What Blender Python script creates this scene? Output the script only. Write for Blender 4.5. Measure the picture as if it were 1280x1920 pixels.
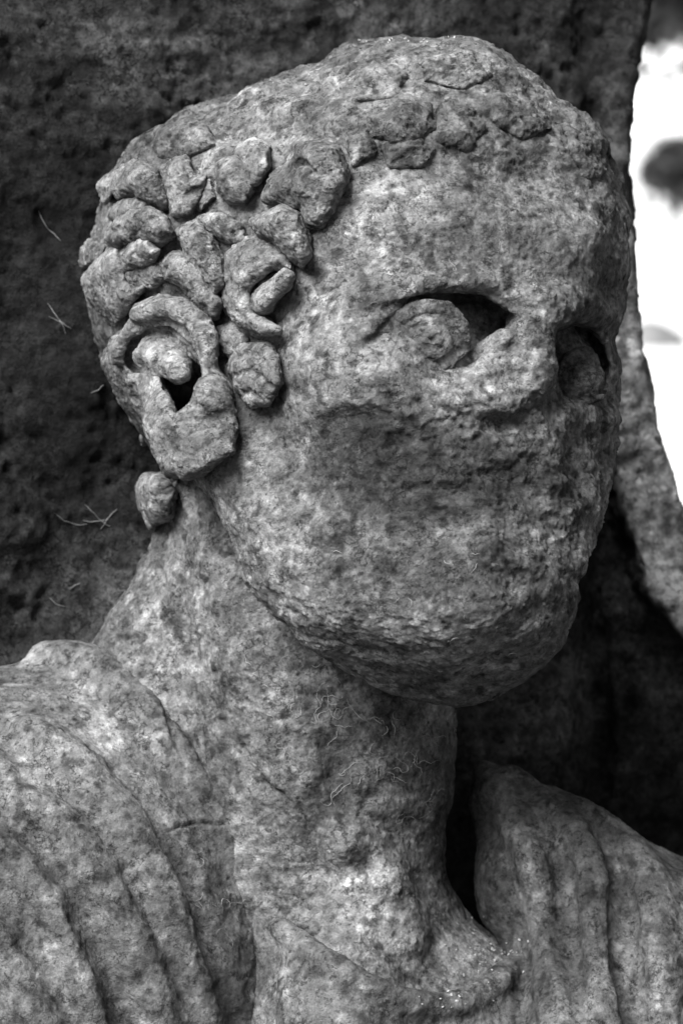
import bpy, math, random, time
import numpy as np
T0 = time.time()
scene = bpy.context.scene
for o in list(bpy.data.objects): bpy.data.objects.remove(o)

# ------------------------------------------------------------------ camera, sky, sun, exposure
PX = 0.42/1920            # metres per photo pixel at the head's distance
D = 1.2                   # metres from the camera to the head
DP = D/PX
PITCH = math.radians(5.8)
CAM = np.array([0.0, -1.2, 0.85])
RIGHT = np.array([1.0, 0, 0])
FWD = np.array([0, math.cos(PITCH), -math.sin(PITCH)])
UPC = np.array([0, math.sin(PITCH), math.cos(PITCH)])
cam_d = bpy.data.cameras.new('camera'); cam = bpy.data.objects.new('camera', cam_d)
scene.collection.objects.link(cam)
cam.location = CAM; cam.rotation_euler = (math.pi/2 - PITCH, 0, 0)
cam_d.sensor_fit = 'VERTICAL'; cam_d.sensor_height = 36; cam_d.lens = 36*D/0.42
cam_d.clip_start = 0.05; cam_d.clip_end = 3000
cam_d.dof.use_dof = True; cam_d.dof.focus_distance = D - 0.02; cam_d.dof.aperture_fstop = 13.0
scene.camera = cam
scene.render.resolution_x = 682; scene.render.resolution_y = 1024

LDIR = np.array([-0.42, -0.52, 0.74])        # direction towards the light
LDIR /= np.linalg.norm(LDIR)
world = bpy.data.worlds.new('World'); scene.world = world; world.use_nodes = True
nt = world.node_tree; nt.nodes.clear()
sky = nt.nodes.new('ShaderNodeTexSky'); sky.sky_type = 'NISHITA'; sky.sun_disc = False
sky.sun_elevation = math.asin(LDIR[2]); sky.sun_rotation = math.atan2(LDIR[0], LDIR[1])
bw = nt.nodes.new('ShaderNodeRGBToBW'); bg = nt.nodes.new('ShaderNodeBackground'); wo = nt.nodes.new('ShaderNodeOutputWorld')
nt.links.new(sky.outputs[0], bw.inputs[0]); nt.links.new(bw.outputs[0], bg.inputs[0]); nt.links.new(bg.outputs[0], wo.inputs[0])
bg.inputs[1].default_value = 0.05
sun_d = bpy.data.lights.new('sun', 'SUN'); sun_d.energy = 5.0; sun_d.angle = math.radians(38); sun_d.color = (1, 1, 1)
sun = bpy.data.objects.new('sun', sun_d); scene.collection.objects.link(sun)
from mathutils import Vector
sun.rotation_euler = Vector(LDIR).to_track_quat('Z', 'Y').to_euler(); sun.location = (-2, -2, 4)
scene.view_settings.view_transform = 'Standard'; scene.view_settings.look = 'None'
scene.view_settings.exposure = 1.02; scene.view_settings.gamma = 1.0

# ------------------------------------------------------------------ sculpting kit (units: photo pixels at the head's distance)
def P(u, v, Y=0.0):
    t = (DP + Y)/DP
    return np.array([(u - 640)*t, Y, (960 - v)*t])
def to_world(p):
    p = np.asarray(p, float)
    return CAM + PX*(p[:, :1]*RIGHT + (DP + p[:, 1:2])*FWD + p[:, 2:3]*UPC)
def project(p):
    t = (DP + p[:, 1])/DP
    return 640 + p[:, 0]/t, 960 - p[:, 2]/t
def smin(a, b, k):
    if k <= 0: return np.minimum(a, b)
    h = np.clip(.5 + .5*(b - a)/k, 0, 1)
    return b*(1 - h) + a*h - k*h*(1 - h)
def smax(a, b, k): return -smin(-a, -b, k)

class Grid:
    def __init__(s, lo, hi, h):
        s.lo = np.array(lo, float); s.h = h
        s.n = np.ceil((np.array(hi, float) - s.lo)/h).astype(int) + 1
        s.F = np.full(s.n, 150.0, np.float32)
        s.ax = [(s.lo[i] + h*np.arange(s.n[i])).astype(np.float32) for i in range(3)]
    def sub(s, lo, hi):
        a = np.clip(np.floor((np.array(lo) - s.lo)/s.h).astype(int), 0, s.n)
        b = np.clip(np.ceil((np.array(hi) - s.lo)/s.h).astype(int) + 1, 0, s.n)
        return tuple(slice(a[i], max(a[i], b[i])) for i in range(3))
    def xyz(s, sl):
        return s.ax[0][sl[0]][:, None, None], s.ax[1][sl[1]][None, :, None], s.ax[2][sl[2]][None, None, :]
    def op(s, sl, d, k, mode):
        if mode == 'add': s.F[sl] = smin(s.F[sl], d, k)
        else: s.F[sl] = smax(s.F[sl], -d, k)
    def chain(s, pts, rad, k=0, mode='add'):
        pts = np.asarray(pts, float); n = len(pts)
        rad = np.broadcast_to(np.asarray(rad, float), (n,)) if np.ndim(rad) == 0 or len(np.atleast_1d(rad)) == n else np.interp(np.linspace(0, 1, n), np.linspace(0, 1, len(rad)), rad)
        m = rad.max() + k + 3*s.h
        sl = s.sub(pts.min(0) - m, pts.max(0) + m)
        X, Y, Z = s.xyz(sl)
        if X.size*Y.size*Z.size == 0: return
        d = None
        if n == 1: pts = np.vstack([pts, pts + 1e-3]); rad = np.array([rad[0], rad[0]]); n = 2
        for i in range(n - 1):
            a, b = pts[i], pts[i+1]; ab = b - a; L = max(ab@ab, 1e-9)
            px, py, pz = X - a[0], Y - a[1], Z - a[2]
            t = np.clip((px*ab[0] + py*ab[1] + pz*ab[2])/L, 0, 1)
            q = np.sqrt((px - t*ab[0])**2 + (py - t*ab[1])**2 + (pz - t*ab[2])**2) - (rad[i] + (rad[i+1] - rad[i])*t)
            d = q if d is None else np.minimum(d, q)
        s.op(sl, d.astype(np.float32), k, mode)
    def ell(s, c, r, R=None, k=0, mode='add', p=2.0):
        c = np.asarray(c, float); r = np.asarray(r, float)
        m = r.max()*1.05 + k + 3*s.h
        sl = s.sub(c - m, c + m); X, Y, Z = s.xyz(sl)
        if X.size*Y.size*Z.size == 0: return
        x, y, z = X - c[0], Y - c[1], Z - c[2]
        if R is None: R = np.eye(3)
        q = [(x*R[i][0] + y*R[i][1] + z*R[i][2])/r[i] for i in range(3)]
        k0 = (np.abs(q[0])**p + np.abs(q[1])**p + np.abs(q[2])**p)**(1/p)
        k1 = np.sqrt((q[0]/r[0])**2 + (q[1]/r[1])**2 + (q[2]/r[2])**2) + 1e-9
        k1 = k1/np.maximum(np.sqrt(q[0]**2 + q[1]**2 + q[2]**2), 1e-6)   # 1 / local radius
        s.op(sl, ((k0 - 1)/k1).astype(np.float32), k, mode)
    def sample(s, p):
        g = (p - s.lo)/s.h
        g = np.clip(g, 0, s.n - 1.001); i = g.astype(int); f = (g - i).astype(np.float32)
        o = 0
        for dx in (0, 1):
            for dy in (0, 1):
                for dz in (0, 1):
                    w = (f[..., 0] if dx else 1 - f[..., 0])*(f[..., 1] if dy else 1 - f[..., 1])*(f[..., 2] if dz else 1 - f[..., 2])
                    o = o + w*s.F[i[..., 0] + dx, i[..., 1] + dy, i[..., 2] + dz]
        return o
    def hit(s, uv, default=None):
        """the surface point seen at each photo pixel, and the outward normal there"""
        uv = np.asarray(uv, float)
        Ys = np.arange(s.lo[1], s.lo[1] + s.h*(s.n[1] - 1), s.h*.5)
        t = (DP + Ys)/DP
        p = np.stack([(uv[:, 0, None] - 640)*t, np.broadcast_to(Ys, (len(uv), len(Ys))), (960 - uv[:, 1, None])*t], -1)
        F = s.sample(p); ins = F < 0
        j = ins.argmax(1); ok = ins.any(1); j = np.maximum(j, 1); r = np.arange(len(uv))
        f0, f1 = F[r, j-1], F[r, j]; w = np.clip(f0/np.where(np.abs(f0 - f1) < 1e-6, 1, f0 - f1), 0, 1)
        Yh = Ys[j-1] + (Ys[j] - Ys[j-1])*w
        if not ok.all():
            if ok.any() and default is None:
                Yh = np.where(ok, Yh, Yh[ok].max() + 20)
            else: Yh = np.where(ok, Yh, default or 0)
        q = np.array([P(a, b, y) for (a, b), y in zip(uv, Yh)])
        e = s.h*1.5; N = np.stack([s.sample(q + np.eye(3)[i]*e) - s.sample(q - np.eye(3)[i]*e) for i in range(3)], -1)
        N = np.where(ok[:, None], N, np.array([-.5, -.8, .1]))
        N /= np.linalg.norm(N, axis=1, keepdims=True) + 1e-9
        return q, N
    def mesh(s):
        F = s.F; n = s.n; ins = F < 0
        c = np.zeros(n - 1, np.int8)
        for dx in (0, 1):
            for dy in (0, 1):
                for dz in (0, 1): c += ins[dx:n[0]-1+dx, dy:n[1]-1+dy, dz:n[2]-1+dz]
        I = np.argwhere((c > 0) & (c < 8)); N = len(I)
        idx = np.full(n - 1, -1, np.int32); idx[I[:, 0], I[:, 1], I[:, 2]] = np.arange(N)
        cor = np.array([(a, b, d) for a in (0, 1) for b in (0, 1) for d in (0, 1)])
        V = np.stack([F[I[:, 0]+a, I[:, 1]+b, I[:, 2]+d] for a, b, d in cor], 1)
        S = np.zeros((N, 3)); W = np.zeros(N)
        for i in range(8):
            for j in range(i+1, 8):
                if np.abs(cor[i] - cor[j]).sum() == 1:
                    m = (V[:, i] < 0) != (V[:, j] < 0)
                    t = np.where(m, V[:, i]/np.where(m, V[:, i] - V[:, j], 1), 0)
                    S += m[:, None]*(cor[i] + t[:, None]*(cor[j] - cor[i])); W += m
        verts = s.lo + s.h*(I + S/W[:, None])
        faces = []
        for ax in range(3):
            b, d = (ax+1) % 3, (ax+2) % 3
            sl0 = [slice(None)]*3; sl1 = [slice(None)]*3
            sl0[ax] = slice(0, n[ax]-1); sl1[ax] = slice(1, n[ax])
            A = ins[tuple(sl0)]; B = ins[tuple(sl1)]
            E = np.argwhere(A != B)
            E = E[(E[:, b] > 0) & (E[:, d] > 0) & (E[:, b] < n[b]-1) & (E[:, d] < n[d]-1)]
            flip = A[E[:, 0], E[:, 1], E[:, 2]]
            q = []
            for db, dd in ((-1, -1), (0, -1), (0, 0), (-1, 0)):
                G = E.copy(); G[:, b] += db; G[:, d] += dd; q.append(idx[G[:, 0], G[:, 1], G[:, 2]])
            q = np.stack(q, 1); q[~flip] = q[~flip][:, ::-1]; faces.append(q)
        return verts, np.concatenate(faces)

def smooth(v, f, it=1, w=.5):
    for _ in range(it):
        a = np.concatenate([f[:, i] for i in range(4)]); b = np.concatenate([f[:, (i+1) % 4] for i in range(4)])
        a, b = np.concatenate([a, b]), np.concatenate([b, a])
        cnt = np.bincount(a, minlength=len(v))[:, None]
        m = np.stack([np.bincount(a, v[b, i], len(v)) for i in range(3)], 1)/np.maximum(cnt, 1)
        v = v + w*(m - v)
    return v
def subdivide(v, f):
    n = len(v); e = np.stack([f, np.roll(f, -1, 1)], -1).reshape(-1, 2); e.sort(1)
    key = e[:, 0].astype(np.int64)*n + e[:, 1]; u, inv = np.unique(key, return_inverse=True)
    mid = .5*(v[u//n] + v[u % n]); cen = v[f].mean(1)
    E = n + inv.reshape(-1, 4); C = n + len(u) + np.arange(len(f))
    nf = np.concatenate([np.stack([f[:, i], E[:, i], C, E[:, (i+3) % 4]], 1) for i in range(4)])
    return np.concatenate([v, mid, cen]), nf
def vnormals(v, f):
    n = np.cross(v[f[:, 2]] - v[f[:, 0]], v[f[:, 3]] - v[f[:, 1]])
    N = np.stack([np.bincount(f.ravel(), np.repeat(n[:, i], 4), len(v)) for i in range(3)], 1)
    return N/(np.linalg.norm(N, axis=1, keepdims=True) + 1e-12)
_rng = np.random.default_rng(7)
_T = _rng.random((64, 64, 64)).astype(np.float32)
from concurrent.futures import ThreadPoolExecutor
_TF = _T.ravel(); _POOL = ThreadPoolExecutor(4)
def _vn(a):
    p, scale, seed = a
    g = p*np.float32(1/scale) + np.float32(seed*17.31 + 100.5); i = np.floor(g); f = g - i; f = f*f*(3 - 2*f); i = i.astype(np.int32)
    x0, y0, z0 = (i[:, 0] & 63) << 12, (i[:, 1] & 63) << 6, i[:, 2] & 63
    x1, y1, z1 = ((i[:, 0] + 1) & 63) << 12, ((i[:, 1] + 1) & 63) << 6, (i[:, 2] + 1) & 63
    fx, fy, fz = f[:, 0], f[:, 1], f[:, 2]
    def row(xx, yy):
        q = _TF[xx + yy + z0]; return q + fz*(_TF[xx + yy + z1] - q)
    def pl(xx):
        q = row(xx, y0); return q + fy*(row(xx, y1) - q)
    q = pl(x0); return 2*(q + fx*(pl(x1) - q)) - 1
def vn(p, scale, seed=0):
    """smooth value noise, -1..1, feature size = scale"""
    p = np.asarray(p, np.float32)
    if len(p) < 30000: return _vn((p, scale, seed))
    return np.concatenate(list(_POOL.map(_vn, [(c, scale, seed) for c in np.array_split(p, max(4, len(p)//30000))])))
def fbm(p, scale, oct=4, gain=.55, seed=0):
    o = 0; a = 1; t = 0
    q = p
    for i in range(oct):
        o = o + a*vn(q, scale, seed + i*3); t += a; a *= gain; scale *= .5
        q = q@np.array([[.8, .6, 0], [-.6, .8, 0], [0, 0, 1]])@np.array([[1, 0, 0], [0, .8, .6], [0, -.6, .8]])
    return o/t
def ridged(p, scale, oct=3, seed=0):
    o = 0; a = 1; t = 0
    for i in range(oct):
        o = o + a*(1 - 2*np.abs(vn(p, scale, seed + i*5))); t += a; a *= .55; scale *= .5
    return o/t
def sstep(x, a, b):
    t = np.clip((x - a)/(b - a), 0, 1); return t*t*(3 - 2*t)
def blob(u, v, cu, cv, ru, rv, ang=0, soft=.5):
    """soft elliptical patch in the sculpt's own front view"""
    c, s_ = math.cos(math.radians(ang)), math.sin(math.radians(ang))
    du, dv = u - cu, v - cv
    q = np.sqrt(((du*c + dv*s_)/ru)**2 + ((-du*s_ + dv*c)/rv)**2)
    return 1 - sstep(q, 1 - soft, 1 + soft)
def cr(pts, step=14):
    """Catmull-Rom through pixel points"""
    p = np.asarray(pts, float)
    if len(p) == 1: return p
    q = np.vstack([2*p[0] - p[1], p, 2*p[-1] - p[-2]]); out = []
    for i in range(1, len(q) - 2):
        n = max(1, int(np.linalg.norm(q[i+1] - q[i])/step))
        for t in np.arange(n)/n:
            out.append(.5*(2*q[i] + (q[i+1] - q[i-1])*t + (2*q[i-1] - 5*q[i] + 4*q[i+1] - q[i+2])*t*t + (-q[i-1] + 3*q[i] - 3*q[i+1] + q[i+2])*t**3))
    out.append(p[-1]); return np.array(out)

def stroke(grid, pts, r, lift=0.0, k=10, mode='add', on=None, default=None):
    uv = cr(pts, max(6, (np.min(r) if np.ndim(r) else r)*.5)); q, N = (on or grid).hit(uv, default)
    if len(q) > 4:
        for _ in range(2): q[1:-1] = .25*q[:-2] + .5*q[1:-1] + .25*q[2:]; N[1:-1] = .25*N[:-2] + .5*N[1:-1] + .25*N[2:]
    l = np.interp(np.linspace(0, 1, len(q)), np.linspace(0, 1, np.size(lift)), np.atleast_1d(lift))[:, None]
    rr = np.interp(np.linspace(0, 1, len(q)), np.linspace(0, 1, np.size(r)), np.atleast_1d(r))
    grid.chain(q + N*l, rr, k, mode)

def poly_sd(u, v, poly):
    """signed distance to a closed outline"""
    poly = np.asarray(poly, float); d = np.full(u.shape, 1e18, np.float32); sgn = np.ones(u.shape, np.float32)
    for a, b in zip(poly, np.roll(poly, -1, 0)):
        e = b - a; wu, wv = u - a[0], v - a[1]
        t = np.clip((wu*e[0] + wv*e[1])/(e@e), 0, 1); d = np.minimum(d, (wu - t*e[0])**2 + (wv - t*e[1])**2)
        c1, c2, c3 = v >= a[1], v < b[1], e[0]*wv > e[1]*wu
        sgn = np.where((c1 & c2 & c3) | (~c1 & ~c2 & ~c3), -sgn, sgn)
    return sgn*np.sqrt(d)
def local_uv(grid, sl):
    X, Y, Z = grid.xyz(sl); t = (DP + Y)/DP
    sh = np.broadcast_shapes(X.shape, Y.shape, Z.shape)
    return np.broadcast_to(640 + X/t, sh), np.broadcast_to(960 - Z/t, sh)
def relief(poly, h, gu=0.0, gv=0.0, k=22, embed=40, base=None, vox=4.0, pad=95, flat=.25):
    """a carved lump: the outline raised h off the head, its top tilted by gu, gv"""
    poly = np.asarray(poly, float); c = poly.mean(0); q, N = base.hit(poly, 420.0)
    g = Grid(q.min(0) - pad, q.max(0) + pad, vox)
    sl = tuple(slice(0, n) for n in g.n); u, v = local_uv(g, sl)
    X, Y, Z = np.meshgrid(*g.ax, indexing='ij')
    B = base.sample(np.stack([X, Y, Z], -1)).astype(np.float32)
    sd = poly_sd(u, v, poly) - 7
    R = min(46.0, max(16.0, float(-sd.min())*.95)); e = 1 - np.clip(-sd/R, 0, 1)
    top = B - (h + gu*(u - c[0]) + gv*(v - c[1]))*(flat + (1 - flat)*np.sqrt(1 - e*e))
    g.F = smax(smax(top, sd, k), -B - embed, 4).astype(np.float32)
    for a in range(3):
        for e in (0, -1): g.F[tuple(e if i == a else slice(None) for i in range(3))] = 50
    return g
def sink(grid, poly, d0, gu=0.0, gv=0.0, k=14, ymax=9e9):
    """push the outline into the grid's surface by a tilted depth"""
    poly = np.asarray(poly, float); c = poly.mean(0); q, N = grid.hit(poly, 300.0)
    sl = grid.sub(q.min(0) - 120, q.max(0) + 120); u, v = local_uv(grid, sl)
    B = grid.F[sl]; dep = np.maximum(d0 + gu*(u - c[0]) + gv*(v - c[1]), 0)
    tool = smax(poly_sd(u, v, poly), -(B + dep), 6)
    grid.F[sl] = smax(B, -tool, k).astype(np.float32)

def link(name, v, f, mat, parent=None, tone=None, flat=False):
    me = bpy.data.meshes.new(name); v = np.asarray(v, np.float32); f = np.asarray(f, np.int32)
    me.vertices.add(len(v)); me.vertices.foreach_set('co', v.ravel())
    me.loops.add(f.size); me.loops.foreach_set('vertex_index', f.ravel())
    me.polygons.add(len(f)); me.polygons.foreach_set('loop_start', np.arange(0, f.size, f.shape[1], dtype=np.int32))
    me.update(calc_edges=True)
    me.polygons.foreach_set('use_smooth', np.full(len(f), not flat)); 
    if tone is not None:
        a = me.attributes.new('tone', 'FLOAT', 'POINT'); a.data.foreach_set('value', np.clip(tone, .004, .9).astype(np.float32))
    me.materials.append(mat); me.validate()
    o = bpy.data.objects.new(name, me); scene.collection.objects.link(o)
    if parent: o.parent = parent
    return o
def tag(o, label=None, cat=None, group=None, kind=None):
    for k, x in (('label', label), ('category', cat), ('group', group), ('kind', kind)):
        if x: o[k] = x
    return o

# ------------------------------------------------------------------ materials
def stone_material(name, fine=1.0, bump=1.0, speck=1.0, rough=.92):
    m = bpy.data.materials.new(name); m.use_nodes = True; t = m.node_tree; N = t.nodes; L = t.links
    b = N['Principled BSDF']; b.inputs['Roughness'].default_value = rough; b.inputs['Specular IOR Level'].default_value = .18
    at = N.new('ShaderNodeAttribute'); at.attribute_name = 'tone'
    tc = N.new('ShaderNodeTexCoord')
    def noise(sc, det=4, ro=.6):
        n = N.new('ShaderNodeTexNoise'); n.inputs['Scale'].default_value = sc; n.inputs['Detail'].default_value = det; n.inputs['Roughness'].default_value = ro
        L.new(tc.outputs['Object'], n.inputs['Vector']); return n.outputs['Fac']
    def ramp(x, a, b_, lo, hi):
        r = N.new('ShaderNodeMapRange'); r.inputs[1].default_value = a; r.inputs[2].default_value = b_; r.inputs[3].default_value = lo; r.inputs[4].default_value = hi
        L.new(x, r.inputs[0]); return r.outputs[0]
    def mul(x, y, op='MULTIPLY'):
        n = N.new('ShaderNodeMath'); n.operation = op; L.new(x, n.inputs[0])
        if isinstance(y, float): n.inputs[1].default_value = y
        else: L.new(y, n.inputs[1])
        return n.outputs[0]
    g1 = ramp(noise(230/fine, 8, .78), .32, .68, 1 - .52*speck, 1 + .48*speck)
    g2 = ramp(noise(1100/fine, 3, .6), .32, .68, 1 - .2*speck, 1 + .2*speck)
    pit = ramp(noise(380/fine, 6, .75), .35, .43, .42, 1.0)
    pale = ramp(noise(700/fine, 3, .6), .66, .78, 1.0, 1.6)
    def veins(sc, wid):
        x = mul(mul(noise(sc/fine, 6, .62), .5, 'SUBTRACT'), 0.0, 'ADD')
        ab = N.new('ShaderNodeMath'); ab.operation = 'ABSOLUTE'; L.new(x, ab.inputs[0])
        m_ = ramp(noise(sc*.6/fine, 3, .5), .5, .62, 0.0, 1.0)
        ln = ramp(ab.outputs[0], 0.0, wid, 1.0, 0.0)
        return mul(mul(ln, m_), 1.0)
    vn_ = mul(veins(90, .012), veins(170, .018), 'MAXIMUM')
    vdark = ramp(vn_, 0, 1, 1.0, .38)
    c = mul(mul(mul(mul(mul(at.outputs['Fac'], g1), g2), pit), pale), vdark)
    cc = N.new('ShaderNodeCombineColor')
    for i in range(3): L.new(c, cc.inputs[i])
    L.new(cc.outputs[0], b.inputs['Base Color'])
    h = mul(mul(noise(260/fine, 9, .72), mul(pit, .3), 'ADD'), mul(noise(1100/fine, 4, .65), .25), 'ADD')
    h = mul(h, mul(vn_, .35), 'SUBTRACT')
    bp = N.new('ShaderNodeBump'); bp.inputs['Strength'].default_value = .9*bump; bp.inputs['Distance'].default_value = .0026*fine
    L.new(h, bp.inputs['Height']); L.new(bp.outputs[0], b.inputs['Normal'])
    return m
def plain(name, val, rough=.9, scale=3.0, amt=.25):
    m = bpy.data.materials.new(name); m.use_nodes = True; t = m.node_tree; b = t.nodes['Principled BSDF']
    b.inputs['Roughness'].default_value = rough; b.inputs['Specular IOR Level'].default_value = .15
    n = t.nodes.new('ShaderNodeTexNoise'); n.inputs['Scale'].default_value = scale; n.inputs['Detail'].default_value = 6
    r = t.nodes.new('ShaderNodeMapRange'); r.inputs[1].default_value = .3; r.inputs[2].default_value = .7
    r.inputs[3].default_value = val*(1 - amt); r.inputs[4].default_value = val*(1 + amt)
    cc = t.nodes.new('ShaderNodeCombineColor'); tc = t.nodes.new('ShaderNodeTexCoord')
    t.links.new(tc.outputs['Object'], n.inputs[0]); t.links.new(n.outputs[0], r.inputs[0])
    for i in range(3): t.links.new(r.outputs[0], cc.inputs[i])
    t.links.new(cc.outputs[0], b.inputs['Base Color']); return m
M_STONE = stone_material('weathered_stone')
M_CLOTH = stone_material('weathered_stone_cloak', speck=.9)
M_SLAB = stone_material('dark_rough_stone', fine=1.3, bump=1.3, speck=1.2)

# ------------------------------------------------------------------ the bust: head, neck and chest as one skin
K = 5.57                                     # photo pixels per millimetre of a life-size head
th, el = math.radians(43), math.radians(15)
ct, st, ce, se = math.cos(th), math.sin(th), math.cos(el), math.sin(el)
HA = np.array([ct, st*ce, -st*se])           # across the face, away from the camera
HF = np.array([st, -ct*ce, ct*se])           # the way it faces
HU = np.array([0, se, ce])                   # up
HR = np.stack([HA, HF, HU])
HO = P(622, 770, 300)
def hp(a, b, c): return HO + K*(a*HA + b*HF + c*HU)

H0 = Grid((-590, -360, -1180), (640, 1000, 960), 12)
E = lambda c, r, k=40, mode='add', p=2.0: H0.ell(hp(*c), np.array(r)*K, HR, k, mode, p)
E((0, -6, 53), (76, 94, 76), 0)
E((0, 46, 42), (66, 56, 64), 90)
E((0, 46, 0), (64, 56, 55), 110)
E((0, 50, -36), (55, 50, 52), 110)
E((0, 76, -80), (34, 30, 24), 110)
for sg in (-1, 1):
    H0.chain([hp(sg*54, 6, -24), hp(sg*45, 32, -60), hp(sg*18, 82, -90)], [17*K, 16*K, 14*K], 110)
    E((sg*44, 66, -10), (22, 24, 22), 90)
    H0.chain([hp(sg*54, 70, 36), hp(sg*30, 88, 34), hp(sg*8, 96, 28)], [11*K, 12*K, 12*K], 90)
H0.chain([hp(0, 88, 40), hp(0, 96, 24), hp(0, 100, 2)], [14*K, 12*K, 12*K], 60)
H0.chain([hp(-38, 24, -66), hp(-24, 50, -88), hp(0, 72, -104)], [16*K, 25*K, 24*K], 80)
# the flat underside of the jaw: a plane through the jaw's edge, tilted a little to the front
ja, jb = H0.hit([(470, 1110), (1015, 1240)])[0]
jd = (jb - ja)/np.linalg.norm(jb - ja); jn = np.array([0, -.40, -.92]); jn -= jd*(jn@jd); jn /= np.linalg.norm(jn)
sl = H0.sub((-900, -900, -900), (900, 600, P(0, 900, 300)[2])); X, Y, Z = H0.xyz(sl)
H0.F[sl] = smax(H0.F[sl], ((X - ja[0])*jn[0] + (Y - ja[1])*jn[1] + (Z - ja[2])*jn[2] - 2).astype(np.float32), 60)
NK = Grid(H0.lo, H0.lo + H0.h*(H0.n - 1), 12)
NK.chain([P(560, 960, 400), P(590, 1250, 380), P(588, 1450, 370), P(580, 1600, 370)], [265, 285, 280, 265], 50)
NK.chain([P(500, 1000, 470), P(440, 1150, 480), P(330, 1320, 460)], [190, 215, 210], 60)
NK.ell(P(700, 2080, 400), (420, 400, 430), None, 150)
NK.ell(P(640, 1930, 190), (150, 230, 250), None, 90)

# outline of the carved head, measured from the middle of the head, pulls the rough block to its worn shape
OUT = [(1050,190),(1100,222),(1132,245),(1158,310),(1176,400),(1180,470),(1172,540),(1166,600),(1165,680),(1158,740),(1152,790),(1156,850),
       (1142,930),(1112,1035),(1084,1090),(1066,1180),(1030,1232),(960,1288),(860,1332),(760,1312),(650,1268),(560,1200),(480,1120),
       (190,380),(215,320),(240,265),(330,215),(400,190),(480,160),(600,118),(650,85),(700,72),(780,70),(880,72),(940,92),(1000,132)]
CU, CV = 680.0, 690.0
def radial(grid, ang, rmax=760):
    r = np.arange(150, rmax, 4.0); Ys = np.arange(grid.lo[1], grid.lo[1] + grid.h*(grid.n[1]-1), 10.0)
    t = (DP + Ys)/DP; o = []
    for a in ang:
        u = CU + r*math.cos(a); v = CV + r*math.sin(a)
        p = np.stack([(u[:, None] - 640)*t, np.broadcast_to(Ys, (len(r), len(Ys))), (960 - v[:, None])*t], -1)
        ins = (grid.sample(p) < 0).any(1)
        o.append(r[ins].max() if ins.any() else 300.0) if ins.all() else o.append(r[np.argmin(ins)])
    return np.array(o)
oa = np.array([math.atan2(v - CV, u - CU) for u, v in OUT]); orr = np.array([math.hypot(u - CU, v - CV) for u, v in OUT])
srt = np.argsort(oa); oa, orr = oa[srt], orr[srt]
rm = radial(H0, oa); ratio = np.clip(orr/rm, .75, 1.35)
print('outline ratio', np.round(ratio, 2))
# below the ear nothing is pulled
fa = np.concatenate([oa, [2.55, 2.9, -2.95]]); fr = np.concatenate([ratio, [1, 1, 1]]); fR = np.concatenate([orr, [560, 520, 500]])
srt = np.argsort(fa); fa, fr, fR = fa[srt], fr[srt], fR[srt]
def warp_inv(p):
    t = (DP + p[..., 1])/DP; u = 640 + p[..., 0]/t; v = 960 - p[..., 2]/t
    a = np.arctan2(v - CV, u - CU); r = np.hypot(u - CU, v - CV)
    g = np.interp(a, fa, fr, period=2*math.pi); R = np.interp(a, fa, fR, period=2*math.pi)
    w = sstep(r/R, .35, 1.0)*(1 - sstep(r/R, 1.15, 1.6))
    s_ = 1 + (1/g - 1)*w
    u2 = CU + (u - CU)*s_; v2 = CV + (v - CV)*s_
    return np.stack([(u2 - 640)*t, p[..., 1], (960 - v2)*t], -1)

H = Grid((-560, -330, -1130), (600, 900, 940), 7)
for ix in range(0, H.n[0], 16):
    sx = slice(ix, min(ix + 16, H.n[0]))
    X, Y, Z = np.meshgrid(H.ax[0][sx], H.ax[1], H.ax[2], indexing='ij')
    q = np.stack([X, Y, Z], -1); H.F[sx] = smin(H0.sample(warp_inv(q)), NK.sample(q), 40)
print('warped', time.time() - T0)

add = lambda pts, r, lift=0, k=14, **kw: stroke(H, pts, r, lift, k, 'add', **kw)
cut = lambda pts, r, lift=0, k=8, **kw: stroke(H, pts, r, lift, k, 'sub', **kw)
cut([(775,305),(820,318),(862,345)], [3, 8, 4], 2, 5)
# crown: worn lumps of hair and the hair edge over the forehead
for pts, r, l in [([(640,150),(760,120),(880,120)], 60, -38), ([(930,140),(1010,190),(1090,250)], 55, -34), ([(700,230),(800,200),(900,200)], 50, -36),
                  ([(650,330),(690,270),(740,250)], 34, -20), ([(760,270),(850,260),(930,290)], 40, -28), ([(1000,260),(1080,300),(1130,380)], 45, -30),
                  ([(480,220),(560,210),(640,240)], 55, -36), ([(260,290),(330,260),(420,300)], 50, -30), ([(430,210),(520,170)], 40, -24)]:
    add(pts, r, l, 30)
cut([(365,225),(400,252),(440,258),(468,243)], [10, 18, 16, 8], 4, 10)
cut([(735,235),(775,252),(812,243)], [8, 14, 8], 4, 10)
cut([(860,262),(880,240)], 9, 3, 8)
cut([(500,180),(560,165),(600,182)], [14, 26, 12], 12, 16)
cut([(640,300),(660,330),(655,370)], 10, 3, 10)
cut([(1060,270),(1110,330),(1140,420)], [8, 14, 8], 6, 14)
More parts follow.
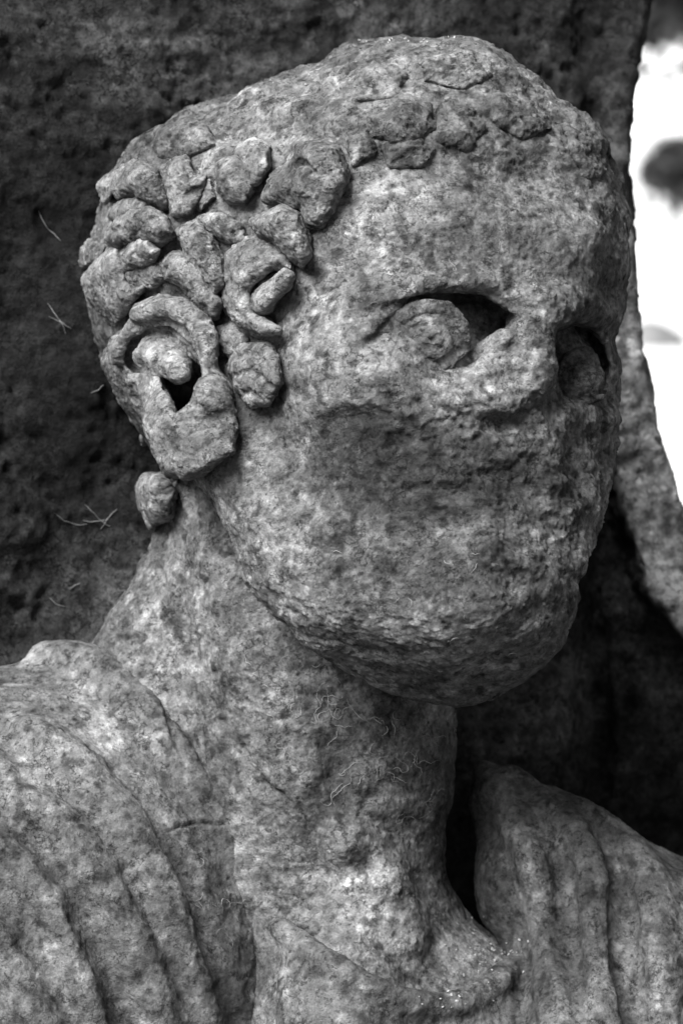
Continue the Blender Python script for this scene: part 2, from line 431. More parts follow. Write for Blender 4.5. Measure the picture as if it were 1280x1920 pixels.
# brow, near eye socket
add([(640,575),(740,548),(850,528),(950,556)], [24, 38, 42, 34], -22, 40)
EYE_N = H.hit([(804, 632)])[0][0]; EYE_F = H.hit([(1090, 704)])[0][0]
sink(H, [(690,642),(740,592),(820,570),(885,590),(905,640),(865,690),(780,697),(710,672)], 20, 0, 0, 26)
sink(H, [(790,566),(850,548),(900,551),(936,578),(940,612),(905,655),(876,680),(868,630),(845,590)], 58, -.12, -.1, 32)
sink(H, [(930,575),(962,588),(975,612),(940,625)], 12, 0, 0, 12)
add([(872,676),(912,654),(948,628)], [10, 16, 10], -2, 12)
cut([(945,585),(982,604)], [9, 5], 1, 6)
cut([(915,548),(950,566)], [9, 6], 1, 8)
cut([(880,690),(930,676),(965,640)], [4, 7, 4], 1, 6)
cut([(640,600),(700,584),(765,572),(840,556),(905,558),(955,592)], [5, 11, 13, 16, 15, 6], 1, 8)
cut([(636,652),(680,646),(715,628)], [6, 10, 6], 2, 7)
cut([(735,690),(800,712),(870,700)], [8, 16, 12], 8, 14)
add([(860,752),(950,752),(1000,730)], [18, 30, 26], -14, 24)
# bridge of the nose with its break
add([(1010,560),(1015,640),(1000,720)], [34, 26, 30], -10, 26)
cut([(905,802),(945,797),(990,776),(1002,752)], [6, 12, 14, 8], 2, 5)
cut([(820,800),(830,830)], 9, 2, 6)
# far eye socket
sink(H, [(1044,622),(1075,604),(1108,612),(1132,650),(1138,690),(1126,738),(1090,756),(1050,750),(1038,700)], 36, -.34, -.12, 12)
add([(1060,778),(1110,778),(1150,788)], [16, 24, 20], -8, 18)
add([(1050,570),(1100,566),(1150,596)], [26, 30, 24], -14, 20)
# worn-away mouth and cheeks
cut([(1080,850),(1090,900)], [50, 44], 30, 30)
cut([(920,1085),(960,1092),(1005,1088)], [12, 20, 10], 8, 14)
add([(905,1012),(925,1008)], 30, -14, 16)
cut([(880,985),(900,965),(870,950)], [6, 9, 6], 3, 8)
add([(622,990)], 44, -28, 20); cut([(575,968),(610,958),(645,966)], [8, 12, 6], 4, 8)
add([(632,1058)], 26, -14, 10); cut([(604,1052),(640,1038),(650,1052)], 6, 2, 5)
cut([(770,920),(800,905),(825,930)], [6, 10, 6], 3, 8)
cut([(590,800),(680,790),(740,830)], [20, 30, 16], 18, 26)
# jaw: chisel grooves along the lower edge
for i in range(7):
    y = 1118 + i*15; x = 500 + i*16
    cut([(x, y), (x + 60, y + 14), (x + 130 + 12*(i % 3), y + 18 + 4*(i % 2))], [4, 7, 3], 3, 5)
# neck cords, hollows and cracks
add([(400,1060),(470,1240),(550,1430),(640,1620),(690,1720)], [60, 66, 60, 50, 40], -34, 50)
cut([(640,1440),(600,1540),(600,1640)], [30, 46, 30], 26, 34)
cut([(455,1400),(470,1432),(500,1475),(540,1500)], [5, 10, 10, 5], 2, 5)
cut([(440,1290),(470,1330),(500,1390)], [6, 10, 6], 5, 8)
add([(650,1570),(700,1580)], [44, 34], -14, 24); add([(720,1660),(760,1740)], [76, 64], -34, 40)
cut([(755,1520),(775,1550),(800,1580)], [5, 8, 5], 2, 6)
cut([(690,1590),(695,1640)], [6, 10], 2, 8); cut([(600,1400),(640,1470),(650,1540)], [8, 18, 8], 10, 16)

def d_poly(u, v, pts):
    p = cr(pts, 10); d = np.full(len(u), 1e9)
    for a, b in zip(p[:-1], p[1:]):
        ab = b - a; t = np.clip(((u - a[0])*ab[0] + (v - a[1])*ab[1])/(ab@ab), 0, 1)
        d = np.minimum(d, np.hypot(u - a[0] - t*ab[0], v - a[1] - t*ab[1]))
    return d
def rock(p, amp=1.0, seed=0, coarse=1.0):
    n = fbm(p*np.array([.75, 1, 1.35]), 70, 5, .62, seed+11)*4
    st_ = np.floor(n) + sstep(n - np.floor(n), .55, 1.0)                   # flaked layers
    d = coarse*6*fbm(p, 130, 3, seed=seed) + 4.5*st_ + 1.6*n + 2.6*ridged(p, 30, 4, seed+23)
    pit = sstep(fbm(p*np.array([.8, 1, 1.2]), 26, 4, .7, seed+31), .34, .62)
    return amp*(d - 7*pit + 1.3*vn(p, 7, seed+5))
def mottled(p, base, seed=0, con=1.0):
    big = fbm(p, 150, 4, .6, seed+3); mid = fbm(p*np.array([1, 1, 1.5]), 45, 4, .65, seed+9); fine = fbm(p, 13, 3, .7, seed+15)
    t = base*np.exp(con*(.8*big + 1.0*mid + .6*fine))
    t *= 1 - .55*con*sstep(fbm(p, 24, 3, .6, seed+51), .18, .42)          # dark algae crusts
    t *= 1 + .5*con*sstep(fbm(p, 20, 3, .6, seed+61), .26, .5)            # pale lichen crusts
    return t
def patches(t, p, u, v, lst, seed=90):
    w = 30*fbm(p, 70, 4, .65, seed); w2 = 30*fbm(p, 60, 4, .65, seed+7)
    for cu, cv, ru, rv, ang, g in lst:
        t = t*(1 + (g - 1)*blob(u + w, v + w2, cu, cv, ru, rv, ang, .45))
    return t

def head_disp(p, u, v):
    calm = blob(u, v, 560, 640, 230, 420)
    hair = sstep(300 - v + .12*(u - 640), -60, 60)
    broke = blob(u, v, 900, 900, 300, 170)
    d = rock(p, .62, 0)*(1 + .35*hair + .4*broke - .3*calm) + hair*9*fbm(p, 75, 3, .6, 77) + broke*4*ridged(p*np.array([.7, 1, 1.6]), 40, 3, 70)
    for pts, w, dep in [([(455,1400),(472,1435),(500,1470),(545,1502)], 5, 7), ([(755,470),(790,495),(840,520)], 5, 4),
                        ([(430,1030),(450,1060),(440,1090)], 5, 5), ([(560,1500),(590,1560),(596,1620)], 5, 5), ([(985,480),(1030,520),(1060,600)], 6, 4)]:
        d = d - dep*(1 - sstep(d_poly(u + 4*vn(p, 14, 3), v + 4*vn(p, 14, 5), pts), w*.3, w))
    neck = sstep(v - 1330 + .0*u, 0, 80)*(u < 920)
    return d*(1 - .3*neck)
def head_tone(p, u, v):
    t = mottled(p, .138, 0, 1.05)
    return patches(t, p, u, v, [(800,890,250,100,5,.42),(640,805,80,26,0,.5),(820,1080,200,60,0,.7),(960,1000,160,120,0,.75),(1080,880,90,90,0,.7),(700,400,120,70,20,1.5),(620,690,130,90,0,1.5),(620,540,70,80,0,1.25),
        (430,1180,170,170,20,1.55),(740,1690,90,110,20,1.6),(900,700,90,50,0,1.4),(690,1420,120,100,0,.65),(600,1500,90,90,0,.6),(920,1190,110,60,0,1.2),(560,290,120,40,0,1.25),
        (1120,1000,26,90,15,1.9),(650,1330,120,60,20,1.3)])

def build(grid, name, mat, parent, tone_fn, disp_fn, sub=True, sm=1, cut_back=None):
    v, f = grid.mesh(); v = smooth(v, f, sm)
    if sub: v, f = subdivide(v, f); v = smooth(v, f, 1)
    n = vnormals(v, f); u_, v_ = project(v)
    d = disp_fn(v, u_, v_)
    return link(name, to_world(v + n*d[:, None]), f, mat, parent, tone_fn(v, u_, v_))

bust = bpy.data.objects.new('stone_bust', None); scene.collection.objects.link(bust)
tag(bust, 'weathered stone bust of a curly-haired man in a cloak, nose broken off', 'statue')
head = build(H, 'head', M_STONE, bust, head_tone, head_disp)
print('head', time.time() - T0)

# ------------------------------------------------------------------ eyes, ear and curls: carved parts standing on the head
def part_grid(uvs, pad, depth, h=4, base=None):
    uvs = np.asarray(uvs, float); q, N = H.hit(uvs, 380)
    return Grid(q.min(0) - np.array([pad, depth, pad]), q.max(0) + np.array([pad, depth, pad]), h)
def part_tone(base, seed): return lambda p, u, v: mottled(p, base, seed, .9)
def part_disp(amp, seed): return lambda p, u, v: rock(p, amp, seed, .6)

G = part_grid([(690,560),(880,700)], 60, 130, 3.5)
G.ell(EYE_N + np.array([2, 66, -4]), (74, 62, 60))
dy = float(EYE_N[1] + 20)
EB = Grid(G.lo, G.lo + G.h*(G.n - 1), G.h); EB.F = G.F.copy()
stroke(G, [(690,660),(730,618),(792,584),(842,592),(868,634),(872,655)], [8, 14, 16, 16, 12, 6], 8, 5, on=EB, default=dy)
stroke(G, [(676,648),(722,600),(785,568),(845,570)], [5, 8, 8, 6], 2, 5, on=EB, default=dy + 8)
stroke(G, [(706,668),(770,692),(832,690),(866,662)], [9, 13, 13, 8], 1, 8, on=EB, default=dy)
stroke(G, [(738,640),(790,606),(842,614),(856,640)], [4, 6, 6, 4], 0, 3, 'sub', on=EB, default=dy)
stroke(G, [(802,614),(786,632),(796,654),(824,656),(838,636),(826,616),(802,614)], 4, 1, 3, 'sub')
stroke(G, [(813,636)], 8, 3, 4, 'sub')
build(G, 'eye', M_STONE, head, part_tone(.13, 21), part_disp(.42, 21))
G = part_grid([(1050,640),(1140,750)], 50, 130, 3.5)
G.ell(EYE_F + np.array([-4, 62, -2]), (52, 54, 56))
dy = float(EYE_F[1] + 24)
stroke(G, [(1050,680),(1076,660),(1104,658),(1124,680)], [6, 10, 10, 6], 0, 6, default=dy)
stroke(G, [(1050,742),(1085,756),(1128,744)], [6, 9, 6], 0, 8, default=dy)
build(G, 'eye', M_STONE, head, part_tone(.12, 22), part_disp(.45, 22))

# ear
G = relief([(198,680),(212,640),(258,602),(258,576),(300,558),(345,562),(385,595),(402,640),(405,690),(425,730),(440,790),(432,845),(390,875),(350,893),(315,882),(285,825),(240,760)],
           58, -.16, .05, 20, 60, H, 4.0, 100, .75)
def ear(pts, r, lift, k=10, mode='add'): stroke(G, pts, r, lift, k, mode, on=G, default=300)
SRC = Grid(G.lo, G.lo + G.h*(G.n - 1), G.h); SRC.F = G.F.copy()
def ear(pts, r, lift, k=10, mode='add'): stroke(G, pts, r, lift, k, mode, on=SRC, default=300)
def ear_sink(poly, d, gu=0, gv=0, k=12): sink(G, poly, d, gu, gv, k)
ear_sink([(228,668),(240,640),(275,618),(320,622),(352,650),(378,690),(372,715),(345,770),(320,740),(290,700),(250,700)], 26, .1, 0)
ear_sink([(305,700),(345,662),(374,690),(376,722),(350,765),(330,780),(318,735)], 46, .25, 0, 10)
ear([(270,668),(300,668),(322,690)], [34, 34, 20], -22, 20)
ear([(262,590),(320,578),(368,600),(390,645),(392,684)], [16, 20, 22, 20, 12], 4, 10)
ear([(222,676),(226,648),(250,612)], [12, 14, 12], 2, 10)
ear([(395,735),(406,760)], [32, 26], -4, 10)
ear([(268,622),(310,616),(350,644),(372,690)], [6, 9, 10, 6], -14, 6, 'sub')
ear([(330,792),(380,790),(432,806)], [4, 8, 4], 2, 8, 'sub')
build(G, 'ear', M_STONE, head, part_tone(.19, 31), part_disp(.5, 31))

# curls: chiselled lumps (outline, height, tilt across, tilt down), with their grooves
Zc = lambda pts: [(140 + x*.4219, 200 + y*.4219) for x, y in pts]
CURLS = [
 (Zc([(850,400),(880,320),(950,265),(985,215),(990,180),(1080,160),(1160,185),(1192,260),(1204,340),(1165,430),(1095,525),(1035,520),(1010,440),(960,430),(900,410)]), 52, .05, -.35, [(Zc([(985,245),(1030,250),(1060,290)]), [11, 9, 4], -3), (Zc([(1060,290),(1110,310),(1160,290)]), [4, 5, 3], 0)]),
 (Zc([(622,285),(650,240),(720,222),(772,290),(792,360),(760,425),(690,418),(635,368)]), 40, -.1, -.2, []),
 (Zc([(735,205),(800,165),(860,190),(860,270),(800,335),(768,270)]), 36, 0, -.2, []),
 (Zc([(795,520),(850,468),(920,442),(992,480),(1022,560),(1042,660),(1010,705),(940,640),(880,592),(830,565)]), 54, .1, -.35, []),
 (Zc([(680,660),(760,600),(850,598),(920,655),(955,715),(880,706),(800,765),(765,830),(800,905),(870,965),(905,995),(830,1015),(740,975),(690,905),(668,800)]), 40, -.1, 0, []),
 (Zc([(782,845),(840,778),(930,716),(975,740),(955,800),(900,855),(860,905),(805,915)]), 40, .05, -.2, []),
 (Zc([(555,500),(620,478),(722,528),(745,592),(680,594),(610,552)]), 24, 0, -.2, []),
 (Zc([(475,560),(540,515),(612,588),(655,680),(664,795),(620,838),(556,750),(498,652)]), 42, -.1, -.1, []),
 (Zc([(395,695),(440,655),(505,680),(575,780),(645,872),(625,940),(558,885),(480,785),(400,765)]), 34, 0, -.15, []),
 (Zc([(175,365),(220,288),(290,245),(362,288),(394,380),(404,436),(330,425),(260,392),(200,402)]), 46, 0, -.5, []),
 (Zc([(388,290),(430,248),(490,228),(524,310),(574,318),(562,402),(500,474),(430,474),(408,400)]), 30, -.1, -.2, [(Zc([(485,230),(510,290),(525,320)]), [6, 8, 4], 0), (Zc([(500,400),(540,370)]), 8, 0)]),
 (Zc([(165,475),(230,418),(314,428),(306,462),(230,485),(190,525)]), 30, 0, -.3, []),
 (Zc([(145,592),(170,528),(240,468),(330,456),(404,500),(434,562),(372,604),(310,584),(200,614)]), 44, .05, -.4, [(Zc([(170,560),(200,535),(225,560)]), 7, 0), (Zc([(270,560),(300,545)]), 6, 0)]),
 (Zc([(190,655),(250,600),(322,588),(374,640),(352,694),(270,704),(220,724)]), 40, .1, -.4, []),
 (Zc([(45,775),(110,700),(180,636),(202,700),(222,780),(262,812),(302,802),(252,884),(180,965),(120,905),(70,855)]), 34, 0, -.1, []),
 (Zc([(220,735),(280,706),(372,692),(404,760),(330,806),(262,812)]), 20, 0, -.1, []),
 (Zc([(5,640),(60,598),(135,620),(105,684),(40,704)]), 16, 0, 0, []),
 (Zc([(700,1135),(738,1060),(850,1046),(902,1110),(914,1230),(862,1315),(790,1326),(716,1245)]), 30, 0, 0, [(Zc([(715,1120),(780,1092),(855,1155)]), [5, 7, 4], 0), (Zc([(705,1195),(800,1178),(870,1250)]), [5, 8, 5], 0), (Zc([(740,1275),(790,1270),(830,1300)]), [6, 8, 4], 0)]),
 (Zc([(628,992),(700,965),(756,1040),(694,1125),(640,1095)]), 12, 0, 0, []),
 (Zc([(110,350),(190,285),(182,350),(150,410)]), 22, 0, 0, []),
 (Zc([(535,360),(600,328),(624,400),(560,464),(528,420)]), 14, 0, 0, []),
 ([(232,905),(262,884),(300,892),(322,925),(316,966),(280,992),(242,955)], 44, 0, -.4, []),
 ([(240,845),(268,820),(290,855),(305,890),(262,892)], 26, 0, -.2, []),
]
WORN = [([(690,215),(740,195),(800,205),(815,240),(760,265),(700,255)], 20), ([(822,212),(880,205),(905,240),(870,275),(820,260)], 16), ([(720,278),(780,266),(815,284),(790,312),(730,312)], 14),
        ([(642,250),(688,240),(700,290),(660,312)], 16), ([(930,180),(1000,190),(1030,240),(980,260),(930,230)], 16), ([(1060,235),(1105,262),(1130,320),(1100,330),(1070,285)], 14),
        ([(620,150),(700,120),(760,140),(740,180),(650,190)], 14), ([(800,110),(880,105),(920,140),(860,165),(800,150)], 14), ([(300,250),(370,225),(400,270),(350,295),(300,290)], 16)]
for ci, (poly, hgt, gu, gv, cuts) in enumerate(CURLS + [(pl_, h_, 0, -.1, []) for pl_, h_ in WORN]):
    G = relief(poly, hgt*1.3, gu, gv, 10, 40, H) if ci < len(CURLS) else relief(poly, hgt, gu, gv, 14, 40, H, flat=.02)
    for pts, r, l in cuts: stroke(G, pts, r, l, 5, 'sub', default=400)
    if ci < len(CURLS): build(G, 'hair_curl', M_STONE, head, part_tone(.2, 40 + ci), part_disp(.6, 40 + ci))
    else: build(G, 'hair_curl', M_STONE, head, head_tone, head_disp)
print('curls', time.time() - T0)

# ------------------------------------------------------------------ cloak and tunic
C = Grid((-900, -420, -1280), (900, 950, -190), 9)
C.ell(P(40, 1880, 330), (520, 470, 640), None)
C.chain([P(60, 1400, 420), P(190, 1330, 420), P(250, 1420, 380)], [150, 100, 100], 120)
C.ell(P(760, 2320, 330), (520, 430, 440), None, 80)
C.chain([P(945, 1505, 430), P(1040, 1650, 400), P(1230, 1850, 380), P(1400, 2150, 380)], [75, 165, 260, 340], 60)
C.ell(P(1080, 2050, 330), (180, 330, 330), None, 80)
# the hollow for neck and chest
C.chain([P(595, 1300, 250), P(695, 1570, 150), P(750, 1750, 0)], [190, 160, 130], 40, 'sub')
C0 = Grid(C.lo, C.lo + C.h*(C.n - 1), C.h); C0.F = C.F.copy()
cadd = lambda pts, r, lift=0, k=30, **kw: stroke(C, pts, r, lift + 12, k, 'add', **{'on': C0, **kw})
ccut = lambda pts, r, lift=0, k=24, **kw: stroke(C, pts, np.array(r)*1.05, lift, k, 'sub', **kw)
cadd([(90,1240),(160,1250),(240,1310),(325,1430),(395,1530),(460,1640),(505,1740),(530,1850),(540,1960)], [40, 46, 44, 42, 44, 44, 42, 42, 42], -8, 30)
cadd([(60,1370),(160,1450),(250,1560),(310,1680),(350,1800),(390,1930)], [40, 50, 54, 50, 46, 46], -26)
cadd([(0,1440),(120,1560),(210,1690),(270,1800),(310,1930)], [44, 50, 50, 50, 46], -26)
cadd([(-20,1550),(70,1660),(130,1780),(170,1930)], 46, -24)
cadd([(-40,1700),(30,1800),(80,1930)], 46, -20)
ccut([(215,1440),(270,1500),(305,1560),(350,1640),(378,1740),(408,1830),(440,1930)], [8, 20, 26, 20, 20, 24, 26], 8)
ccut([(0,1370),(40,1430),(90,1470),(140,1500)], [10, 18, 18, 8], 6)
ccut([(235,1630),(270,1690),(310,1770),(350,1870)], [8, 14, 14, 10], 6)
ccut([(10,1530),(100,1620),(165,1730),(205,1840),(245,1930)], [12, 20, 26, 26, 24], 10)
ccut([(-10,1670),(60,1775),(120,1860),(150,1930)], [14, 24, 26, 22], 10)
ccut([(90,1320),(160,1360),(230,1440)], [10, 20, 12], 10)
# neckline of the tunic
cadd([(530,1740),(590,1785),(650,1826),(715,1866),(790,1894),(870,1882),(930,1842),(985,1797)], [22, 24, 26, 28, 30, 30, 28, 22], -4, 12, on=H)
ccut([(610,1850),(680,1890),(740,1920)], [8, 14, 10], 4)
# the tunic lies on the chest below that edge
TP = [(520,1745),(590,1790),(650,1830),(715,1868),(790,1896),(870,1884),(930,1846),(985,1800),(1060,1900),(1060,2060),(520,2060)]
sl = C.sub(P(480, 2080, -200) - 60, P(1100, 1700, 500) + 60); u, v = local_uv(C, sl); X, Y, Z = C.xyz(sl)
B = H.sample(np.stack(np.broadcast_arrays(X, Y, Z), -1)); C.F[sl] = smin(C.F[sl], smax(smax(B - 13, poly_sd(u, v, TP), 10), -B - 50, 2).astype(np.float32), 14)
# folds over the far shoulder
for pts, r, l in [([(905,1440),(960,1530),(1010,1660),(1030,1800),(1050,1950)], [20, 34, 36, 36, 40], -12), ([(960,1450),(1040,1520),(1100,1620),(1120,1780),(1130,1950)], [22, 36, 44, 44, 44], -18),
                  ([(1040,1490),(1130,1540),(1210,1640),(1230,1780),(1240,1950)], [24, 36, 44, 48, 48], -20)]: cadd(pts, r, l, 26)
for pts, r, l in [([(1010,1500),(1050,1600),(1070,1740),(1085,1900)], [12, 22, 22, 18], 6), ([(1110,1560),(1160,1640),(1172,1760),(1180,1930)], [12, 26, 30, 24], 6), ([(1000,1790),(1020,1860),(1040,1940)], [14, 20, 16], 8),
                  ([(1020,1470),(1060,1520)], [8, 10], 4)]: ccut(pts, r, l, 12)
def cloak_disp(p, u, v):
    d = rock(p, .42, 5, 1.4)
    for pts, w, dep in [([(320,1558),(345,1550),(380,1544),(425,1545)], 5, 6), ([(300,1290),(325,1370),(342,1420)], 7, 7), ([(255,1650),(275,1690)], 5, 5)]:
        d = d - dep*(1 - sstep(d_poly(u + 4*vn(p, 14, 3), v + 4*vn(p, 14, 5), pts), w*.3, w))
    return d
def cloak_tone(p, u, v):
    t = mottled(p*np.array([1, 1, .8]), .122, 5, .95)
    return patches(t, p, u, v, [(160,1380,180,130,30,1.5),(110,1760,40,120,-30,1.5),(520,1850,30,120,0,1.4),(900,1650,60,160,0,.6),(1000,1850,60,60,0,.6),(80,1230,90,30,0,1.5),(640,1880,90,60,0,.8)], 95)
build(C, 'cloak', M_CLOTH, bust, cloak_tone, cloak_disp, sm=2)
print('cloak', time.time() - T0)

# ------------------------------------------------------------------ the slab the bust is carved against
S = Grid((-1150, 300, -1500), (1100, 1500, 1300), 15)
X, Y, Z = np.meshgrid(S.ax[0], S.ax[1], S.ax[2], indexing='ij')
tt = (DP + Y)/DP; u = 640 + X/tt; v = 960 - Z/tt
ev = [-400, 0, 100, 200, 300, 400, 520, 640, 720, 800, 900, 1000, 1100, 1250, 1500, 2300]
eu = [1225, 1208, 1194, 1178, 1170, 1180, 1188, 1195, 1213, 1235, 1262, 1292, 1335, 1385, 1420, 1440]
iv = [-400, 600, 700, 850, 950, 1040, 1100, 1160, 1230, 1400, 2300]
iu = [1100, 1110, 1125, 1150, 1168, 1187, 1216, 1262, 1305, 1340, 1360]
edge = np.interp(v, ev, eu); inn = np.interp(v, iv, iu)
face = 700 + .37*X
face = face + 130*sstep(inn - u, -6, 34)*sstep(u, 760, 900)*sstep(v, 560, 800)
face = face - 90*blob(u, v, 960, 1340, 130, 260)
face = face + 60*blob(u, v, 1115, 1300, 26, 260) + 40*blob(u, v, 1120, 80, 40, 300)
pts2 = np.stack([X[:, 0, :].ravel(), 0*X[:, 0, :].ravel(), Z[:, 0, :].ravel()], 1)
nz = (55*fbm(pts2, 420, 3, .5, 4) + 18*fbm(pts2, 120, 3, .6, 6)).reshape(X.shape[0], 1, X.shape[2])
face = face + nz
S.F = np.maximum(np.maximum(face - Y, (Y - (face + 230))), (u - edge)*.9).astype(np.float32)
S.F = np.maximum(S.F, -1080 - X); S.F = np.maximum(S.F, Z - 1240); S.F = np.maximum(S.F, -1440 - Z).astype(np.float32)
def slab_disp(p, u, v): return rock(p*np.array([.5, .5, .4]), 1.2, 9, 2.0) - 14*sstep(fbm(p, 70, 4, .65, 14), .22, .55)
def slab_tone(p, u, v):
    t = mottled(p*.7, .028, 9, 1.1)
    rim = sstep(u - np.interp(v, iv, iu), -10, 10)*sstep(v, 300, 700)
    t = t*(1 + 12*rim)  # rim tone raised to stand in for open-sky light from the right
    return patches(t, p, u, v, [(330,130,240,90,15,2.6),(130,620,160,300,0,.5),(100,1060,140,60,0,1.6),(1120,80,70,160,0,.7),(970,1340,120,150,0,3.6),(1190,1250,110,260,0,2.0),(250,1100,80,90,0,1.5),(720,30,90,50,0,2.6),(1140,230,40,80,0,2)], 97)  # patches low at right lift the shaded recess in the colour
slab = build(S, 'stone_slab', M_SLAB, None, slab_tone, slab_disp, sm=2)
tag(slab, 'dark rough upright stone slab with a raised rim behind the bust', 'slab')
print('slab', time.time() - T0)
# ------------------------------------------------------------------ the place behind
def grid_sheet(name, x0, x1, y0, y1, z, mat):
    v = [(x0, y0, z), (x1, y0, z), (x1, y1, z), (x0, y1, z)]
    return link(name, v, [[0, 1, 2, 3]], mat)
tag(grid_sheet('ground', -900, 900, -60, 2000, 0, plain('low_bounce_ground', .05, .95, 6, .4)), kind='structure')  # near ground, out of view, made dark to cut bounce under the jaw
tag(grid_sheet('pale_square', -900, 900, 5, 1200, .004, plain('pale_gravel', .75, .95, .4, .08)), kind='structure')
def ray_ground(u, v):
    d = (u - 640)*RIGHT + DP*FWD + (960 - v)*UPC
    return CAM + d*(-CAM[2]/d[2])
def at_dist(u, v, y):
    d = (u - 640)*RIGHT + DP*FWD + (960 - v)*UPC
    return CAM + d*((y - CAM[1])/d[1])
M_LEAF = plain('dark_leaves', .035, .6, 2, .5); M_BARK = plain('bark', .06, .9, 12, .4)
def tube(pts, rad, n=8):
    pts = np.asarray(pts, float); m = len(pts); rad = np.interp(np.linspace(0, 1, m), np.linspace(0, 1, np.size(rad)), np.atleast_1d(rad))
    v = []
    for i in range(m):
        t = pts[min(i+1, m-1)] - pts[max(i-1, 0)]; t /= np.linalg.norm(t) + 1e-9
        a = np.cross(t, [0.31, .2, .93] if abs(t[2]) < .9 else [1, 0, 0]); a /= np.linalg.norm(a); b = np.cross(t, a)
        for j in range(n):
            w = 2*math.pi*j/n; v.append(pts[i] + rad[i]*(math.cos(w)*a + math.sin(w)*b))
    f = [[i*n + j, i*n + (j+1) % n, (i+1)*n + (j+1) % n, (i+1)*n + j] for i in range(m-1) for j in range(n)]
    return np.array(v), np.array(f)
def join(parts):
    V, F, o = [], [], 0
    for v, f in parts: V.append(v); F.append(f + o); o += len(v)
    return np.concatenate(V), np.concatenate(F)
def tree(base, height, cw, ch, cz, leaf, nleaf, seed, label):
    r = np.random.default_rng(seed); base = np.array(base)
    root = bpy.data.objects.new('tree', None); scene.collection.objects.link(root); tag(root, label, 'tree')
    top = base + [0, 0, cz]
    limbs = [tube([base, base + [.03*cw, 0, .5*cz], top], [.06*cw, .045*cw, .03*cw])]
    clumps = []
    for i in range(34):
        d = r.normal(size=3); d /= np.linalg.norm(d); q = top + d*np.array([cw, cw, ch])*(.35 + .6*r.random())
        clumps.append((q, cw*(.16 + .16*r.random())))
        if i % 3 == 0: limbs.append(tube([base + [0, 0, cz*.7], .5*(top + q) + r.normal(size=3)*.05*cw, q], [.025*cw, .015*cw, .006*cw], 6))
    v, f = join(limbs); link('trunk', v, f, M_BARK, root)
    k = r.integers(0, len(clumps), nleaf)
    c = np.array([clumps[i][0] for i in k]) + r.normal(size=(nleaf, 3))*np.array([clumps[i][1] for i in k])[:, None]*.55
    a = r.normal(size=(nleaf, 3)); a /= np.linalg.norm(a, axis=1, keepdims=True); b = np.cross(a, r.normal(size=(nleaf, 3))); b /= np.linalg.norm(b, axis=1, keepdims=True)
    s_ = leaf*(.6 + .8*r.random((nleaf, 1)))
    V = np.stack([c - a*s_, c - b*s_*.5, c + a*s_, c + b*s_*.5], 1).reshape(-1, 3); F = np.arange(4*nleaf).reshape(-1, 4)
    link('crown', V, F, M_LEAF, root, flat=True)
    return root
q = at_dist(1268, 318, 60.0); tree((q[0], q[1], 0), 0, .95, .75, q[2], .13, 1500, 3, 'small dark leafy tree standing on the bright ground')
q = at_dist(1330, -90, 34.0); tree((q[0], q[1], 0), 0, 2.2, 1.3, q[2], .09, 14000, 5, 'tall tree with low hanging dark leaves over the bright ground')
# sunlit white building closing the square
def boxes(lst):
    V, F = [], []
    for (x0, x1, y0, y1, z0, z1) in lst:
        V.append(np.array([(x, y, z) for x in (x0, x1) for y in (y0, y1) for z in (z0, z1)], float)); F.append(np.array([[0, 1, 3, 2], [4, 6, 7, 5], [0, 4, 5, 1], [2, 3, 7, 6], [0, 2, 6, 4], [1, 5, 7, 3]]))
    return join(list(zip(V, F)))
bld = bpy.data.objects.new('building', None); scene.collection.objects.link(bld); tag(bld, 'sunlit white building closing the far side of the bright square', 'building')
M_WALL = plain('white_plaster', .8, .95, .6, .06); M_TRIM = plain('grey_trim', .45, .95, 2, .15)
v, f = boxes([(-4, 34, 92, 104, 0, 11)]); link('wall', v, f, M_WALL, bld)
v, f = boxes([(-4.2, 34.2, 91.8, 91.99, 5.3, 5.55)]); link('string_course', v, f, M_TRIM, bld)
v, f = boxes([(-4.4, 34.4, 91.5, 104.4, 11.01, 11.5)]); link('cornice', v, f, M_TRIM, bld)
# boulder on the far ground
q = ray_ground(1222, 652)
B = Grid((-60, -60, -20), (60, 60, 60), 5); B.ell((0, 0, 8), (44, 34, 32), None); B.ell((18, 0, 4), (36, 30, 24), None, 12)
v, f = B.mesh(); v = v + vnormals(v, f)*(6*fbm(v, 30, 3, .6, 2))[:, None]
sc_ = .62/80*np.linalg.norm(q - CAM)/33
link('boulder', v*sc_ + q, f, plain('pale_rock', .17, .95, 6, .3)).name = 'boulder'
tag(bpy.data.objects['boulder'], 'pale rounded boulder lying on the bright ground', 'boulder')

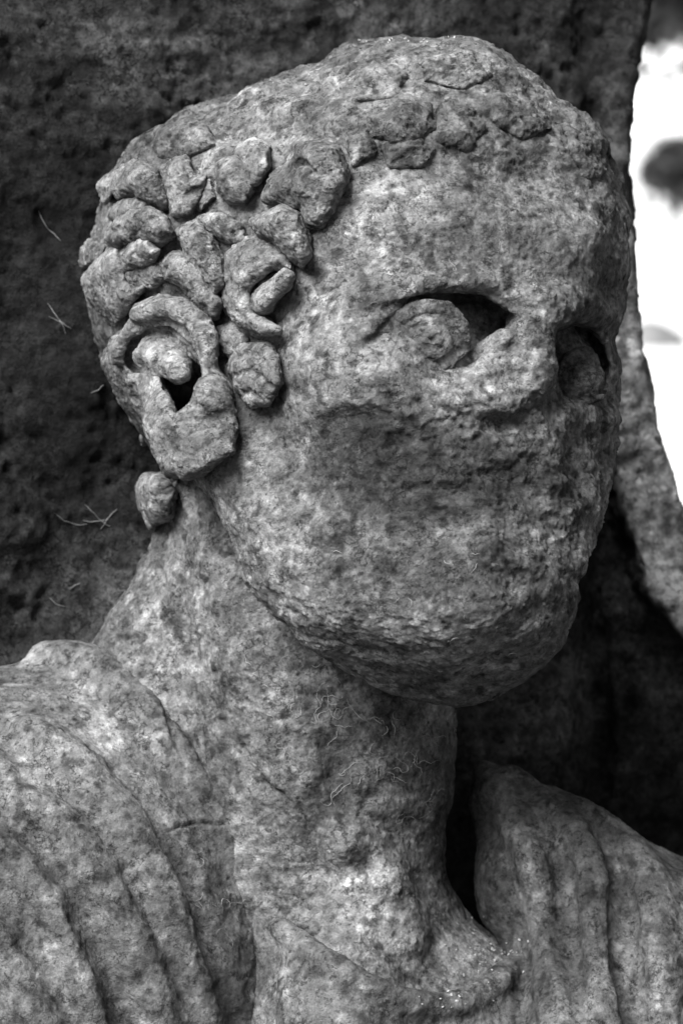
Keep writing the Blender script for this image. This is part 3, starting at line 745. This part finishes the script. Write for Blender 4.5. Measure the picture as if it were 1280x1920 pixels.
# ------------------------------------------------------------------ small things on the stone
bpy.context.view_layer.update()
bodies = [bpy.data.objects[n] for n in ('head', 'cloak', 'stone_slab')] + [o for o in bpy.data.objects if o.name.startswith(('hair_curl', 'ear'))]
def cast(u, v, objs):
    d = Vector(((u - 640)*RIGHT + DP*FWD + (960 - v)*UPC)).normalized(); best = None
    for o in objs:
        ok, loc, nor, _ = o.ray_cast(Vector(CAM), d)
        if ok and (best is None or (loc - Vector(CAM)).length < best[0]): best = ((loc - Vector(CAM)).length, np.array(loc), np.array(nor))
    return best
def strands(name, spots, label, parent, rad, seed, mat, objs, bend=.45, damp=.35):
    r = np.random.default_rng(seed); parts = []
    for (cu, cv, su, sv, n, L) in spots:
        for _ in range(n):
            u, v = cu + r.normal()*su, cv + r.normal()*sv; a = r.random()*6.28; pts = []
            m = int(max(4, L*(.5 + r.random())/4)); cur = r.normal()*.12
            for i in range(m):
                h = cast(u, v, objs)
                if h is None: break
                pts.append(h[1] + h[2]*PX*(1.5 + 1.5*math.sin(i*.7) ))
                cur += r.normal()*bend; a += cur; cur *= damp; u += 4*math.cos(a); v += 4*math.sin(a)
            if len(pts) > 3 and max(np.linalg.norm(np.diff(pts, axis=0), axis=1)) < 14*PX:
                parts.append(tube(pts, [rad*.5, rad, rad*.8, rad*.3], 5))
    v, f = join(parts); o = link(name, v, f, mat, parent); tag(o, label, None, None, 'stuff'); return o
M_LICHEN = plain('pale_lichen', .27, .9, 300, .3)
on_bust = [bpy.data.objects['head'], bpy.data.objects['cloak']]
strands('lichen_strands', [(590,1350,55,24,11,60),(775,1350,55,18,12,56),(700,1455,44,26,10,60),(770,1480,40,30,8,60),(860,1360,20,16,8,40),(640,1280,60,20,6,40),(520,1290,40,30,6,36),
    (700,1140,100,40,6,26),(950,1180,50,40,5,24),(905,1015,10,20,2,24),(800,480,30,10,2,50),(360,1660,12,26,5,40),(400,1750,12,40,4,50),(480,1680,16,16,3,36)],
    'fine pale lichen strands clinging to the neck and jaw', bust, .62*PX, 4, M_LICHEN, on_bust)
sl_o = [bpy.data.objects['stone_slab']]
strands('root_fibres', [(118,450,4,8,1,60),(124,630,5,12,2,70),(160,990,8,16,2,60),(216,950,6,26,2,60),(190,720,12,20,1,40),(110,1120,40,16,2,40)],
    'thin pale root fibres on the dark slab', slab, 1.3*PX, 9, plain('dry_root', .16, .9, 300, .3), sl_o, .07)
r = np.random.default_rng(2); parts = []
for (cu, cv, su, sv, n) in [(915,1785,34,12,26),(890,1730,10,20,6),(850,1872,34,8,12),(930,1820,30,16,10),(960,1775,16,14,8),(345,203,8,3,4),(470,150,60,6,10),(740,76,40,4,12),(830,72,40,3,8)]:
    for _ in range(n):
        h = cast(cu + r.normal()*su, cv + r.normal()*sv, on_bust)
        if h is None: continue
        b_ = np.array([(x, y, z) for x in (-1, 1) for y in (-1, 1) for z in (-1, 1)], float)*(.7 + .6*r.random((8, 3)))
        R_ = np.linalg.qr(r.normal(size=(3, 3)))[0]
        parts.append(((b_*np.array([1.6, 1.1, .7])*(.6 + 1.1*r.random()))@R_*PX + h[1] + h[2]*PX*1.0, np.array([[0, 1, 3, 2], [4, 6, 7, 5], [0, 4, 5, 1], [2, 3, 7, 6], [0, 2, 6, 4], [1, 5, 7, 3]])))
v, f = join(parts); tag(link('stone_crumbs', v, f, plain('pale_crumbs', .36, .9, 300, .4), bust, flat=True), 'pale stone crumbs caught in the hollow of the neckline', None, None, 'stuff')
# the block the bust and slab stand on
v, f = boxes([(-.29, .29, -.18, .34, 0.0, .46), (-.31, .31, -.2, .36, .38, .44)]); link('base_block', v, f, plain('dark_block', .06, .95, 14, .4), slab)
# roots of the things at their bases
from mathutils import Matrix
for o in [o for o in bpy.data.objects if o.type == 'EMPTY']:
    co = np.concatenate([np.array([c.bound_box[i] for i in range(8)]) for c in o.children])
    loc = Vector((float(co[:, 0].mean()), float(co[:, 1].mean()), float(co[:, 2].min()))); o.location = loc
    for c in o.children: c.matrix_parent_inverse = Matrix.Translation(-loc)
print('done', time.time() - T0)
